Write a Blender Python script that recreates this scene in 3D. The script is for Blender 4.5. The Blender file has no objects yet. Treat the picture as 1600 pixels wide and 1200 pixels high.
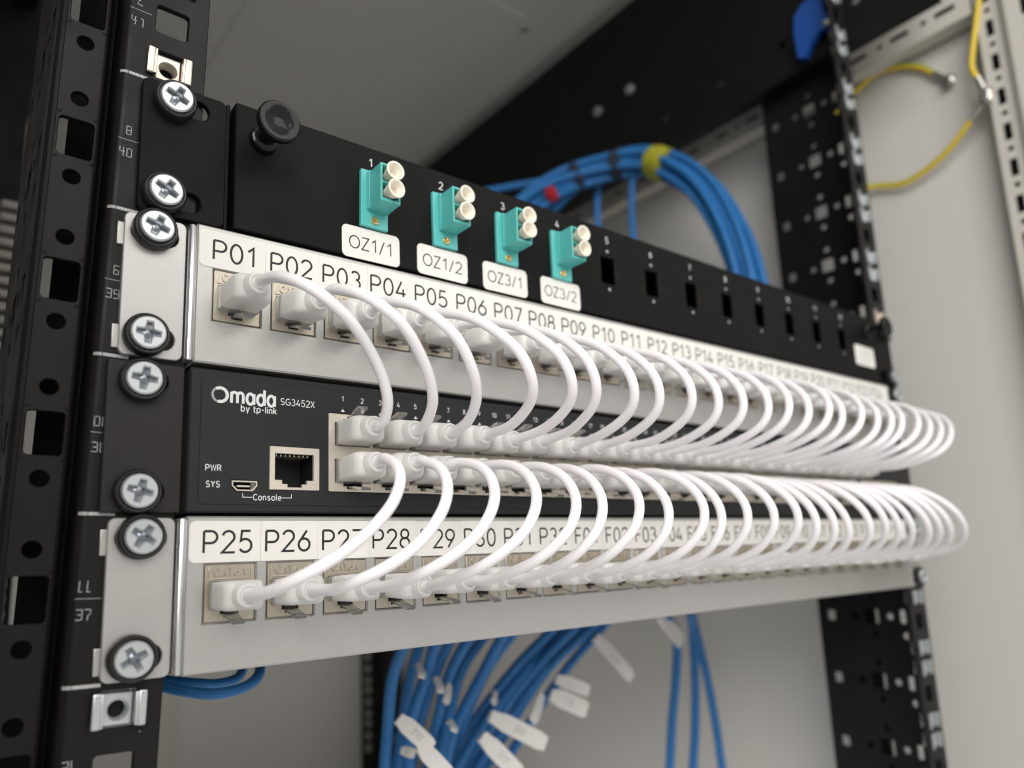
import bpy, bmesh, math, random
from mathutils import Vector, Matrix, geometry
random.seed(7)
S = 0.001                      # everything below is written in millimetres
U = 44.45
SC = bpy.context.scene
COL = SC.collection

# ------------------------------------------------------------------ camera
CAM = Vector((-281.46, -228.50, 27.172))
CROT = Matrix(((0.779973, -0.07925, -0.620775), (-0.6243, -0.167479, -0.76302), (-0.043497, 0.982685, -0.180105)))
cam_data = bpy.data.cameras.new('camera')
cam = bpy.data.objects.new('camera', cam_data)
COL.objects.link(cam)
cam.matrix_world = Matrix.Translation(CAM * S) @ CROT.to_4x4()
cam_data.sensor_width = 36.0
cam_data.sensor_fit = 'HORIZONTAL'
cam_data.lens = 1168.5 / 1600 * 36
cam_data.shift_x = -9.07 / 1600
cam_data.shift_y = 63.31 / 1600
cam_data.clip_start = 0.005
cam_data.clip_end = 50
cam_data.dof.use_dof = True
cam_data.dof.focus_distance = 0.240
cam_data.dof.aperture_fstop = 7.5
SC.camera = cam

# ------------------------------------------------------------------ light of the equipment room
world = bpy.data.worlds.new('World')
SC.world = world
world.use_nodes = True
bg = world.node_tree.nodes['Background']
bg.inputs[0].default_value = (1.0, 0.975, 0.94, 1)
bg.inputs[1].default_value = 0.64
def area(name, loc, target, sx, sy, power, col):
    l = bpy.data.lights.new(name, 'AREA')
    l.shape = 'RECTANGLE'; l.size = sx; l.size_y = sy; l.energy = power; l.color = col
    o = bpy.data.objects.new(name, l); COL.objects.link(o)
    o.location = Vector(loc)
    o.rotation_euler = (Vector(target) - Vector(loc)).to_track_quat('-Z', 'Y').to_euler()
    return o
# two ceiling luminaires over the aisle in front of the rack
area('ceiling_lamp_near', (-1.05, -1.25, 0.85), (-0.05, 0.0, 0.05), 1.2, 1.0, 24.0, (1.0, 0.97, 0.935))
area('ceiling_lamp_far', (0.35, -1.5, 1.2), (0.05, 0.1, 0.05), 1.2, 1.0, 7.0, (1.0, 0.97, 0.935))
SC.view_settings.view_transform = 'Standard'
SC.view_settings.look = 'None'
SC.view_settings.exposure = 0.1
SC.view_settings.gamma = 1.0
SC.cycles.filter_width = 1.1
SC.cycles.max_bounces = 8
SC.cycles.transmission_bounces = 6
SC.cycles.sample_clamp_indirect = 4.0

# ------------------------------------------------------------------ materials
def mat(name, col, rough=0.5, metal=0.0, grain=0.0, gscale=900.0, bump=0.0, bscale=1500.0, sss=0.0, trans=0.0,
        coat=0.0, rvar=0.0, stretch=None, spec=0.5, dust=0.0):
    m = bpy.data.materials.new(name)
    m.use_nodes = True
    nt = m.node_tree
    b = nt.nodes['Principled BSDF']
    b.inputs['Base Color'].default_value = (*col, 1)
    b.inputs['Roughness'].default_value = rough
    b.inputs['Metallic'].default_value = metal
    b.inputs['Specular IOR Level'].default_value = spec
    if sss:
        b.inputs['Subsurface Weight'].default_value = sss
        b.inputs['Subsurface Radius'].default_value = (0.0022, 0.002, 0.002)
        b.inputs['Subsurface Scale'].default_value = 1.0
    if trans:
        b.inputs['Transmission Weight'].default_value = trans
    if coat:
        b.inputs['Coat Weight'].default_value = coat
        b.inputs['Coat Roughness'].default_value = 0.12
    if grain or bump or rvar or dust:
        tc = nt.nodes.new('ShaderNodeTexCoord')
        mp = nt.nodes.new('ShaderNodeMapping')
        if stretch: mp.inputs['Scale'].default_value = stretch
        nt.links.new(tc.outputs['Object'], mp.inputs[0])
    if grain or rvar:
        n = nt.nodes.new('ShaderNodeTexNoise')
        n.inputs['Scale'].default_value = gscale
        n.inputs['Detail'].default_value = 5
        nt.links.new(mp.outputs[0], n.inputs['Vector'])
    if grain:
        r = nt.nodes.new('ShaderNodeValToRGB')
        r.color_ramp.elements[0].position = 0.3
        r.color_ramp.elements[1].position = 0.7
        r.color_ramp.elements[0].color = (*[c * (1 - grain) for c in col], 1)
        r.color_ramp.elements[1].color = (*[min(1, c * (1 + grain)) for c in col], 1)
        nt.links.new(n.outputs['Fac'], r.inputs[0])
        nt.links.new(r.outputs[0], b.inputs['Base Color'])
    if dust:      # a few stray specks of dust lying on the paint
        vo = nt.nodes.new('ShaderNodeTexVoronoi'); vo.inputs['Scale'].default_value = 170.0
        nt.links.new(mp.outputs[0], vo.inputs['Vector'])
        lt = nt.nodes.new('ShaderNodeMath'); lt.operation = 'LESS_THAN'; lt.inputs[1].default_value = 0.035
        nt.links.new(vo.outputs['Distance'], lt.inputs[0])
        gt = nt.nodes.new('ShaderNodeMath'); gt.operation = 'GREATER_THAN'; gt.inputs[1].default_value = 1 - dust
        nt.links.new(vo.outputs['Color'], gt.inputs[0])
        mu = nt.nodes.new('ShaderNodeMath'); mu.operation = 'MULTIPLY'
        nt.links.new(lt.outputs[0], mu.inputs[0]); nt.links.new(gt.outputs[0], mu.inputs[1])
        mx = nt.nodes.new('ShaderNodeMixRGB'); mx.inputs[1].default_value = (*col, 1); mx.inputs[2].default_value = (.3, .29, .27, 1)
        nt.links.new(mu.outputs[0], mx.inputs[0])
        if not grain: nt.links.new(mx.outputs[0], b.inputs['Base Color'])
    if rvar:
        n3 = nt.nodes.new('ShaderNodeTexNoise')
        n3.inputs['Scale'].default_value = 60.0
        n3.inputs['Detail'].default_value = 6
        nt.links.new(mp.outputs[0], n3.inputs['Vector'])
        mr = nt.nodes.new('ShaderNodeMapRange')
        mr.inputs['From Min'].default_value = 0.3; mr.inputs['From Max'].default_value = 0.7
        mr.inputs['To Min'].default_value = max(0.02, rough - rvar); mr.inputs['To Max'].default_value = rough + rvar
        nt.links.new(n3.outputs['Fac'], mr.inputs['Value'])
        nt.links.new(mr.outputs['Result'], b.inputs['Roughness'])
    if bump:
        n2 = nt.nodes.new('ShaderNodeTexNoise')
        n2.inputs['Scale'].default_value = bscale
        n2.inputs['Detail'].default_value = 3
        nt.links.new(mp.outputs[0], n2.inputs['Vector'])
        bp_ = nt.nodes.new('ShaderNodeBump')
        bp_.inputs['Strength'].default_value = bump
        bp_.inputs['Distance'].default_value = 0.00012
        nt.links.new(n2.outputs['Fac'], bp_.inputs['Height'])
        nt.links.new(bp_.outputs[0], b.inputs['Normal'])
    return m

M = {}
M['silver'] = mat('satin_silver_sheet', (0.50, 0.493, 0.478), 0.36, 0.68, grain=0.035, gscale=1800, bump=0.12, bscale=2200, rvar=0.06)
M['silver_edge'] = mat('bare_metal_edge', (0.62, 0.62, 0.64), 0.25, 0.85)
M['label'] = mat('white_label_tape', (0.80, 0.785, 0.745), 0.42, grain=0.012, gscale=300, rvar=0.08)
M['ink'] = mat('black_ink', (0.012, 0.012, 0.014), 0.5)
M['white_ink'] = mat('white_print', (0.72, 0.72, 0.72), 0.5)
M['grey_ink'] = mat('grey_print', (0.36, 0.36, 0.38), 0.5)
M['rail'] = mat('black_rail_paint', (0.0095, 0.0088, 0.0082), 0.42, bump=0.12, bscale=900, rvar=0.1, spec=0.22, dust=0.2)
M['powder'] = mat('black_powder_coat', (0.006, 0.006, 0.0058), 0.5, bump=0.4, bscale=2600, rvar=0.06, spec=0.12, dust=0.3)
M['switch'] = mat('charcoal_switch_shell', (0.020, 0.021, 0.0225), 0.5, bump=0.2, bscale=2600, rvar=0.06, spec=.25)
M['film'] = mat('charcoal_front_film', (0.021, 0.0225, 0.0248), 0.42, bump=0.08, bscale=3000, rvar=0.05, spec=.25, dust=0.15)
M['black_brown_sheen'] = mat('switch_ear_brown_sheen', (0.019, 0.017, 0.0165), 0.45, bump=0.2, bscale=2600, spec=.3)  # black paint with a brownish reflection put into its colour
M['gloss'] = mat('gloss_black_plastic', (0.006, 0.006, 0.006), 0.13, spec=0.3)
M['rubber'] = mat('black_nylon_washer', (0.014, 0.013, 0.013), 0.4)
M['zinc'] = mat('zinc_screw', (0.58, 0.61, 0.62), 0.38, 0.85, rvar=0.05, grain=0.03, gscale=500)
M['nickel'] = mat('nickel_jack', (0.50, 0.455, 0.375), 0.34, 0.8, grain=0.05, gscale=700, rvar=0.1)
M['nut'] = mat('cage_nut_steel', (0.66, 0.60, 0.53), 0.36, 0.85, rvar=0.08)  # steel tinted warm, a reflection put into the colour
M['port'] = mat('switch_port_metal', (0.74, 0.68, 0.58), 0.36, 0.75, grain=0.03, rvar=0.08)
M['dark'] = mat('dark_socket_plastic', (0.006, 0.006, 0.006), 0.6)
M['boot'] = mat('frosted_boot', (0.83, 0.82, 0.805), 0.4, sss=0.45, trans=0.2, bump=0.12, bscale=700)
M['clear'] = mat('clear_plug_plastic', (0.90, 0.885, 0.86), 0.2, trans=0.66)
M['cord'] = mat('white_cord_jacket', (0.875, 0.85, 0.868), 0.36, sss=0.15)
M['aqua'] = mat('aqua_adapter', (0.105, 0.50, 0.475), 0.38, sss=0.08)
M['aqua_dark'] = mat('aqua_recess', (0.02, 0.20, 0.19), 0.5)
M['cap'] = mat('cream_dust_cap', (0.82, 0.77, 0.66), 0.4, sss=0.25)
M['brass'] = mat('brass_screw', (0.72, 0.52, 0.22), 0.3, 0.95)
M['blue'] = mat('blue_cable_jacket', (0.026, 0.165, 0.43), 0.48, spec=.35, grain=.08, gscale=160)
M['flag'] = mat('white_cable_flag', (0.82, 0.80, 0.77), 0.5)
M['panel'] = mat('light_grey_cabinet', (0.63, 0.62, 0.59), 0.55, bump=0.15, bscale=700, rvar=0.05)
M['frame'] = mat('light_grey_frame', (0.58, 0.56, 0.51), 0.5, rvar=0.05)
M['strut'] = mat('black_strut_paint', (0.006, 0.006, 0.0065), 0.55, rvar=0.08, spec=.2)
M['yellow'] = mat('yellow_wire', (0.72, 0.53, 0.03), 0.42)
M['green'] = mat('green_wire_stripe', (0.18, 0.36, 0.04), 0.42)
M['tape'] = mat('yellow_tape', (0.36, 0.35, 0.025), 0.5, grain=0.3, gscale=120)
M['red'] = mat('red_tag', (0.42, 0.015, 0.02), 0.5)
M['velcro'] = mat('black_strap', (0.012, 0.018, 0.035), 0.8)
M['duct'] = mat('grey_duct', (0.36, 0.34, 0.31), 0.6)
M['clipblue'] = mat('blue_clip_plastic', (0.012, 0.075, 0.33), 0.35)
M['recess'] = mat('shaded_recess_steel', (0.22, 0.24, 0.27), 0.3, 0.9)  # darker steel tone, shade of the screw's cross recess put into the colour
M['latch'] = mat('clear_latch_plastic', (0.92, 0.91, 0.89), 0.1, trans=0.88)
M['steel'] = mat('plain_steel', (0.62, 0.60, 0.57), 0.3, 0.9)

# ------------------------------------------------------------------ object helpers
def link(o):
    COL.objects.link(o); return o
def thing(name, label, cat, loc=(0, 0, 0), group=None):
    o = bpy.data.objects.new(name, None)
    o.empty_display_size = 0.01
    o.location = Vector(loc) * S
    o['label'] = label; o['category'] = cat
    if group: o['group'] = group
    return link(o)
def inst(name, mesh, parent, loc=(0, 0, 0), rot=None, label=None):
    o = bpy.data.objects.new(name, mesh)
    o.parent = parent
    o.location = Vector(loc) * S
    if rot is not None: o.rotation_euler = rot
    if label: o['label'] = label
    return link(o)

class MB:
    """collects geometry in millimetres and turns it into one mesh"""
    def __init__(self, *mats):
        self.bm = bmesh.new(); self.mats = mats or ('panel',)
        self.lay = None
    def _poly(self, vs, mi, smooth=True):
        try:
            f = self.bm.faces.new(vs); f.material_index = mi; f.smooth = smooth; return f
        except ValueError:
            return None
    def box(self, x0, x1, y0, y1, z0, z1, bev=0.0, mi=0, seg=2):
        r = bmesh.ops.create_cube(self.bm, size=1.0)
        vs = r['verts']
        for v in vs:
            v.co = Vector(((x0 + x1) / 2 + v.co.x * (x1 - x0), (y0 + y1) / 2 + v.co.y * (y1 - y0), (z0 + z1) / 2 + v.co.z * (z1 - z0)))
        es = {e for v in vs for e in v.link_edges}
        fs = {f for v in vs for f in v.link_faces}
        for f in fs: f.material_index = mi; f.smooth = False
        if bev:
            r = bmesh.ops.bevel(self.bm, geom=list(es), offset=bev, segments=seg, affect='EDGES', profile=0.5)
            for f in r['faces']: f.material_index = mi; f.smooth = True
        return self
    def obox(self, c, ax, ay, az, hx, hy, hz, bev=0.0, mi=0):
        """box with its own axes"""
        r = bmesh.ops.create_cube(self.bm, size=2.0)
        vs = r['verts']
        c = Vector(c); ax = Vector(ax).normalized(); ay = Vector(ay).normalized(); az = Vector(az).normalized()
        for v in vs: v.co = c + ax * v.co.x * hx + ay * v.co.y * hy + az * v.co.z * hz
        for f in {f for v in vs for f in v.link_faces}: f.material_index = mi; f.smooth = False
        if bev:
            r = bmesh.ops.bevel(self.bm, geom=list({e for v in vs for e in v.link_edges}), offset=bev, segments=2, affect='EDGES', profile=0.5)
            for f in r['faces']: f.material_index = mi; f.smooth = True
        return self
    def rings(self, rings, mi=0, cap0=True, cap1=True):
        vr = [[self.bm.verts.new(p) for p in ring] for ring in rings]
        n = len(vr[0])
        for a, b in zip(vr, vr[1:]):
            for i in range(n):
                self._poly([a[i], a[(i + 1) % n], b[(i + 1) % n], b[i]], mi)
        if cap0: self._poly(list(reversed(vr[0])), mi, False)
        if cap1: self._poly(vr[-1], mi, False)
        return self
    def lathe(self, c, axis, prof, n=24, mi=0, cap0=True, cap1=True):
        """prof: list of (distance along axis, radius)"""
        c = Vector(c); a = Vector(axis).normalized()
        u = a.orthogonal().normalized(); v = a.cross(u)
        return self.rings([[c + a * d + (u * math.cos(2 * math.pi * i / n) + v * math.sin(2 * math.pi * i / n)) * r for i in range(n)] for d, r in prof], mi, cap0, cap1)
    def tube(self, pts, r, n=10, mi=0, cap=True):
        pts = [Vector(p) for p in pts]
        rings = []; up = None
        for i, p in enumerate(pts):
            t = (pts[min(i + 1, len(pts) - 1)] - pts[max(i - 1, 0)]).normalized()
            if up is None: up = t.orthogonal().normalized()
            up = (up - t * up.dot(t)).normalized()
            w = t.cross(up)
            rr = r[i] if isinstance(r, (list, tuple)) else r
            rings.append([p + (up * math.cos(2 * math.pi * k / n) + w * math.sin(2 * math.pi * k / n)) * rr for k in range(n)])
        return self.rings(rings, mi, cap, cap)
    def plate(self, outer, holes, t, fn, bev=0.0, mi=0):
        """flat sheet with holes; fn maps (u, v, w) to x, y, z, w in -t/2..t/2, bevelled on its +w face"""
        def ccw(L): return sum(p[0] * q[1] - q[0] * p[1] for p, q in zip(L, L[1:] + L[:1])) > 0
        def clean(L):
            out = [p for p, q in zip(L, L[-1:] + L[:-1]) if math.hypot(p[0] - q[0], p[1] - q[1]) > 1e-4]
            return out
        loops = [clean(list(outer))] + [clean(list(h)) for h in holes]
        for i, L in enumerate(loops):
            if ccw(L) != (i == 0): L.reverse()          # material always lies to the left
        def grow(L, d):
            out = []
            for i in range(len(L)):
                a, p, c = Vector(L[i - 1]), Vector(L[i]), Vector(L[(i + 1) % len(L)])
                n1 = (p - a).normalized(); n2 = (c - p).normalized()
                n1 = Vector((-n1.y, n1.x)); n2 = Vector((-n2.y, n2.x))
                m = n1 + n2; m = n1 if m.length < 1e-3 else m.normalized()
                q = p + m * d / max(m.dot(n1), .5); out.append((q.x, q.y))
            return out
        def cap(Ls, w, flip):
            vs, es, idx = [], [], []
            for L in Ls:
                o = len(vs); n = len(L); vs += [Vector(p) for p in L]; es += [(o + i, o + (i + 1) % n) for i in range(n)]
            r = geometry.delaunay_2d_cdt(vs, es, [], 0, 1e-7)
            def inside(L, x, y):
                c = False
                for p, q in zip(L, L[1:] + L[:1]):
                    if (p[1] > y) != (q[1] > y) and x < (q[0] - p[0]) * (y - p[1]) / (q[1] - p[1]) + p[0]: c = not c
                return c
            bbs = [(min(p[0] for p in L), max(p[0] for p in L), min(p[1] for p in L), max(p[1] for p in L)) for L in Ls]
            def keep(f):
                x = sum(r[0][k].x for k in f) / len(f); y = sum(r[0][k].y for k in f) / len(f)
                for i, (L, b) in enumerate(zip(Ls, bbs)):
                    ins = b[0] <= x <= b[1] and b[2] <= y <= b[3] and inside(L, x, y)
                    if (i == 0 and not ins) or (i > 0 and ins): return False
                return True
            bv = [None] * len(r[0])
            for k, src in enumerate(r[3]): bv[k] = self.bm.verts.new(fn(r[0][k].x, r[0][k].y, w))
            lookup = {}
            for k, src in enumerate(r[3]):
                for q in src: lookup[q] = bv[k]
            for f in r[2]:
                if keep(f): self._poly([bv[k] for k in (reversed(f) if flip else f)], mi, False)
            out = []; o = 0
            for L in Ls: out.append([lookup[o + i] for i in range(len(L))]); o += len(L)
            return out
        F = cap([grow(L, bev) for L in loops] if bev else loops, t / 2, False)
        B = cap(loops, -t / 2, True)
        for L, f, b in zip(loops, F, B):
            n = len(L)
            if bev:
                mid = [self.bm.verts.new(fn(p[0], p[1], t / 2 - bev)) for p in L]
                for i in range(n):
                    j = (i + 1) % n
                    self._poly([f[i], mid[i], mid[j], f[j]], mi); self._poly([mid[i], b[i], b[j], mid[j]], mi)
            else:
                for i in range(n):
                    j = (i + 1) % n; self._poly([f[i], b[i], b[j], f[j]], mi)
        return self
    def stroke(self, pts, w, fn, mi=0, closed=False, depth=0.0):
        """flat pen stroke of width w"""
        n = len(pts); P = [Vector((a, b)) for a, b in pts]; L = []; R = []
        for i in range(n):
            a = P[i - 1] if (i > 0 or closed) else None
            b = P[(i + 1) % n] if (i < n - 1 or closed) else None
            d1 = (P[i] - a).normalized() if a is not None else None
            d2 = (b - P[i]).normalized() if b is not None else None
            if d1 is None: d1 = d2
            if d2 is None: d2 = d1
            n1 = Vector((-d1.y, d1.x)); n2 = Vector((-d2.y, d2.x))
            m = (n1 + n2)
            m = n1 if m.length < 1e-4 else m.normalized()
            k = min(1 / max(m.dot(n1), 0.3), 2.2)
            L.append(P[i] + m * w / 2 * k); R.append(P[i] - m * w / 2 * k)
        lv = [self.bm.verts.new(fn(q.x, q.y, depth)) for q in L]; rv = [self.bm.verts.new(fn(q.x, q.y, depth)) for q in R]
        for i in range(n if closed else n - 1):
            j = (i + 1) % n
            self._poly([rv[i], rv[j], lv[j], lv[i]], mi, False)
        return self
    def mesh(self, name, sharp=35, normals=True):
        bm = self.bm
        if normals: bmesh.ops.recalc_face_normals(bm, faces=bm.faces)
        bm.normal_update()
        lim = math.radians(sharp)
        for e in bm.edges:
            if len(e.link_faces) == 2:
                f, g = e.link_faces
                if f.smooth and g.smooth: e.smooth = f.normal.angle(g.normal, 0) < lim
                else: e.smooth = False
        for f in bm.faces: f.smooth = True
        for v in bm.verts: v.co *= S
        me = bpy.data.meshes.new(name); bm.to_mesh(me); bm.free()
        for m in self.mats: me.materials.append(M[m])
        return me
    def obj(self, name, parent=None, loc=(0, 0, 0), rot=None, label=None, cat=None, group=None, kind=None, sharp=35, normals=True):
        o = bpy.data.objects.new(name, self.mesh(name, sharp, normals))
        if parent: o.parent = parent
        o.location = Vector(loc) * S
        if rot is not None: o.rotation_euler = rot
        if label: o['label'] = label
        if cat: o['category'] = cat
        if group: o['group'] = group
        if kind: o['kind'] = kind
        return link(o)

def FR(y, x0=0.0, z0=0.0):      # a sheet facing the aisle
    return lambda u, v, w: (x0 + u, y - w, z0 + v)
def rect(x0, x1, z0, z1, r=0.0, n=4):
    if r <= 0: return [(x0, z0), (x1, z0), (x1, z1), (x0, z1)]
    out = []
    for cx, cz, a in ((x1 - r, z0 + r, -90), (x1 - r, z1 - r, 0), (x0 + r, z1 - r, 90), (x0 + r, z0 + r, 180)):
        for i in range(n + 1):
            t = math.radians(a + 90 * i / n); out.append((cx + r * math.cos(t), cz + r * math.sin(t)))
    return out
def circ(cx, cz, r, n=16, rz=None):
    return [(cx + r * math.cos(2 * math.pi * i / n), cz + (rz or r) * math.sin(2 * math.pi * i / n)) for i in range(n)]
def arc(cx, cz, rx, rz, a0, a1, n=12):
    return [(cx + rx * math.cos(math.radians(a0 + (a1 - a0) * i / n)), cz + rz * math.sin(math.radians(a0 + (a1 - a0) * i / n))) for i in range(n + 1)]
def slot(cx, cz, r, half, n=8):
    return [(cx + half + r * math.cos(math.radians(-90 + 180 * i / n)), cz + r * math.sin(math.radians(-90 + 180 * i / n))) for i in range(n + 1)] + \
           [(cx - half + r * math.cos(math.radians(90 + 180 * i / n)), cz + r * math.sin(math.radians(90 + 180 * i / n))) for i in range(n + 1)]
def spline(P, sub=6):
    P = [Vector(p) for p in P]; out = []
    Q = [P[0] * 2 - P[1]] + P + [P[-1] * 2 - P[-2]]
    for i in range(1, len(Q) - 2):
        a, b, c, d = Q[i - 1:i + 3]
        for k in range(sub):
            t = k / sub
            out.append(0.5 * ((2 * b) + (c - a) * t + (2 * a - 5 * b + 4 * c - d) * t * t + (3 * b - a - 3 * c + d) * t ** 3))
    out.append(P[-1]); return out

# ------------------------------------------------------------------ light pen-stroke lettering (label printer, unit height)
def _s(*a): return list(a)
GL = {
 'P': (.62, [([(0, 0), (0, 1)], 0), ([(0, 1)] + arc(.31, .725, .275, .275, 90, -90) + [(0, .45)], 0)]),
 'F': (.54, [([(0, 0), (0, 1), (.50, 1)], 0), ([(0, .52), (.43, .52)], 0)]),
 'O': (.84, [(arc(.40, .5, .40, .5, 0, 345, 23), 1)]),
 'Z': (.62, [([(0, 1), (.56, 1), (0, 0), (.58, 0)], 0)]),
 '/': (.46, [([(0, -.06), (.40, 1.04)], 0)]),
 '0': (.60, [(arc(.28, .5, .28, .5, 0, 345, 23), 1)]),
 '1': (.50, [([(.06, .76), (.32, 1), (.32, 0)], 0)]),
 '2': (.60, [(arc(.28, .72, .27, .28, 165, -30, 12) + [(.0, 0), (.58, 0)], 0)]),
 '3': (.60, [(arc(.26, .745, .24, .255, 150, -75, 10), 0), (arc(.26, .27, .28, .27, 85, -155, 12), 0)]),
 '4': (.64, [([(.34, 1), (0, .25), (.60, .25)], 0), ([(.44, .55), (.44, 0)], 0)]),
 '5': (.60, [([(.50, 1), (.10, 1), (.05, .53)] + arc(.26, .31, .29, .31, 125, -150, 12), 0)]),
 '6': (.60, [(arc(.28, .30, .28, .30, 0, 345, 23), 1), ([(.42, 1), (.035, .44)], 0)]),
 '7': (.58, [([(0, 1), (.54, 1), (.18, 0)], 0)]),
 '8': (.60, [(arc(.28, .755, .23, .245, 0, 340, 17), 1), (arc(.28, .27, .28, .27, 0, 345, 20), 1)]),
 '9': (.60, [(arc(.28, .70, .28, .30, 0, 345, 23), 1), ([(.14, 0), (.525, .56)], 0)]),
 'C': (.66, [(arc(.36, .5, .36, .5, 45, 315, 14), 0)]),
 'A': (.66, [([(0, 0), (.31, 1), (.62, 0)], 0), ([(.11, .34), (.51, .34)], 0)]),
 'T': (.60, [([(0, 1), (.56, 1)], 0), ([(.28, 1), (.28, 0)], 0)]),
 'm': (1.02, [([(0, 0), (0, .7)], 0), ([(0, .42)] + arc(.23, .47, .23, .22, 170, 0, 9) + [(.46, 0)], 0), ([(.46, .42)] + arc(.69, .47, .23, .22, 170, 0, 9) + [(.92, 0)], 0)]),
 'n': (.56, [([(0, 0), (0, .7)], 0), ([(0, .42)] + arc(.23, .45, .23, .24, 170, 0, 9) + [(.46, 0)], 0)]),
 'a': (.66, [(arc(.28, .345, .28, .345, 0, 345, 19), 1), ([(.57, 0), (.57, .70)], 0)]),
 'd': (.66, [(arc(.28, .345, .28, .345, 0, 345, 19), 1), ([(.57, 0), (.57, 1.02)], 0)]),
 'b': (.60, [(arc(.28, .345, .28, .345, 0, 345, 19), 1), ([(0, 0), (0, 1.02)], 0)]),
 'p': (.60, [(arc(.28, .345, .28, .345, 0, 345, 19), 1), ([(0, -.28), (0, .70)], 0)]),
 'o': (.60, [(arc(.28, .345, .28, .345, 0, 345, 19), 1)]),
 'e': (.58, [([(.02, .35), (.54, .35)] + arc(.28, .345, .27, .345, 0, 310, 14), 0)]),
 's': (.48, [(arc(.22, .525, .19, .175, 30, 262, 9) + arc(.22, .175, .20, .175, 82, -150, 9), 0)]),
 'y': (.56, [([(0, .7), (.27, .02)], 0), ([(.54, .7), (.18, -.28)], 0)]),
 't': (.40, [([(.15, .92), (.15, .12), (.22, .0), (.36, .0)], 0), ([(0, .68), (.36, .68)], 0)]),
 'l': (.10, [([(0, 0), (0, 1.02)], 0)]),
 'i': (.10, [([(0, 0), (0, .7)], 0), ([(0, .86), (0, 1.0)], 0)]),
 'k': (.50, [([(0, 0), (0, 1.02)], 0), ([(.44, .7), (0, .26)], 0), ([(.14, .40), (.47, 0)], 0)]),
 ' ': (.24, []),
 'S': (.64, [(arc(.30, .745, .26, .255, 30, 255, 10) + arc(.30, .255, .28, .255, 75, -150, 10), 0)]),
 'G': (.76, [(arc(.38, .5, .38, .5, 48, 345, 16) + [(.745, .46), (.42, .46)], 0)]),
 'X': (.64, [([(0, 0), (.58, 1)], 0), ([(0, 1), (.58, 0)], 0)]),
 'W': (.94, [([(0, 1), (.22, 0), (.45, .95), (.68, 0), (.90, 1)], 0)]),
 'R': (.64, [([(0, 0), (0, 1)], 0), ([(0, 1)] + arc(.31, .74, .26, .26, 90, -90) + [(0, .48)], 0), ([(.30, .48), (.58, 0)], 0)]),
 'Y': (.62, [([(0, 1), (.29, .48), (.29, 0)], 0), ([(.58, 1), (.29, .48)], 0)]),
 '-': (.44, [([(.02, .45), (.34, .45)], 0)]),
}
def glyphs(mb, s, h, fn, pen=.115, gap=.16, x=0.0, z=0.0, mi=0, center=False, sx=1.0):
    wd = [GL[c][0] * h * sx for c in s]
    tot = sum(wd) + gap * h * (len(s) - 1)
    if center: x -= tot / 2
    d = 0.0
    for c, w in zip(s, wd):
        for pts, cl in GL[c][1]:
            d += 0.004
            mb.stroke([(x + a * h * sx, z + b * h) for a, b in pts], pen * h, fn, mi, bool(cl), d)
        x += w + gap * h
    return tot
SEG = {'5': [(1, 2, 0, 2), (0, 2, 0, 1), (0, 1, 1, 1), (1, 1, 1, 0), (1, 0, 0, 0)], '0': [(0, 0, 1, 0), (1, 0, 1, 2), (1, 2, 0, 2), (0, 2, 0, 0)], '1': [(.5, 2, 1, 2), (1, 2, 1, 0)], '2': [(0, 2, 1, 2), (1, 2, 1, 1), (1, 1, 0, 1), (0, 1, 0, 0), (0, 0, 1, 0)],
       '3': [(0, 2, 1, 2), (1, 2, 1, 0), (1, 0, 0, 0), (.25, 1, 1, 1)], '4': [(0, 2, 0, 1), (0, 1, 1, 1), (.8, 2, .8, 0)], '6': [(1, 2, 0, 2), (0, 2, 0, 0), (0, 0, 1, 0), (1, 0, 1, 1), (1, 1, 0, 1)],
       '7': [(0, 2, 1, 2), (1, 2, 1, 1.2), (1, 1.2, .5, .7), (.5, .7, .5, 0)], '8': [(0, 0, 1, 0), (1, 0, 1, 2), (1, 2, 0, 2), (0, 2, 0, 0), (0, 1, 1, 1)], '9': [(0, 0, 1, 0), (1, 0, 1, 2), (1, 2, 0, 2), (0, 2, 0, 1), (0, 1, 1, 1)]}
def dots(mb, x0, z0, x1, z1, fn, s=.21, step=.30, jit=.03):
    L = math.hypot(x1 - x0, z1 - z0); n = max(1, int(L / step))
    for i in range(n + 1):
        t = i / n; x = x0 + (x1 - x0) * t + random.uniform(-jit, jit); z = z0 + (z1 - z0) * t + random.uniform(-jit, jit)
        vs = [mb.bm.verts.new(fn(x + a * s / 2, z + b * s / 2, 0.0)) for a, b in ((-1, -1), (1, -1), (1, 1), (-1, 1))]
        mb._poly(vs, 0, False)
def dotdigits(mb, s, x, z, w, h, fn, flip=False):
    """inkjet digits; flip prints them upside-down"""
    adv = w * 1.55; tot = adv * (len(s) - 1) + w
    for i, c in enumerate(s):
        for a, b, c2, d in SEG[c]:
            q = [x + i * adv + a * w, z + b * h / 2, x + i * adv + c2 * w, z + d * h / 2]
            if flip: q = [2 * x + tot - q[0], 2 * z + h - q[1], 2 * x + tot - q[2], 2 * z + h - q[3]]
            dots(mb, *q, fn)

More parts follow.
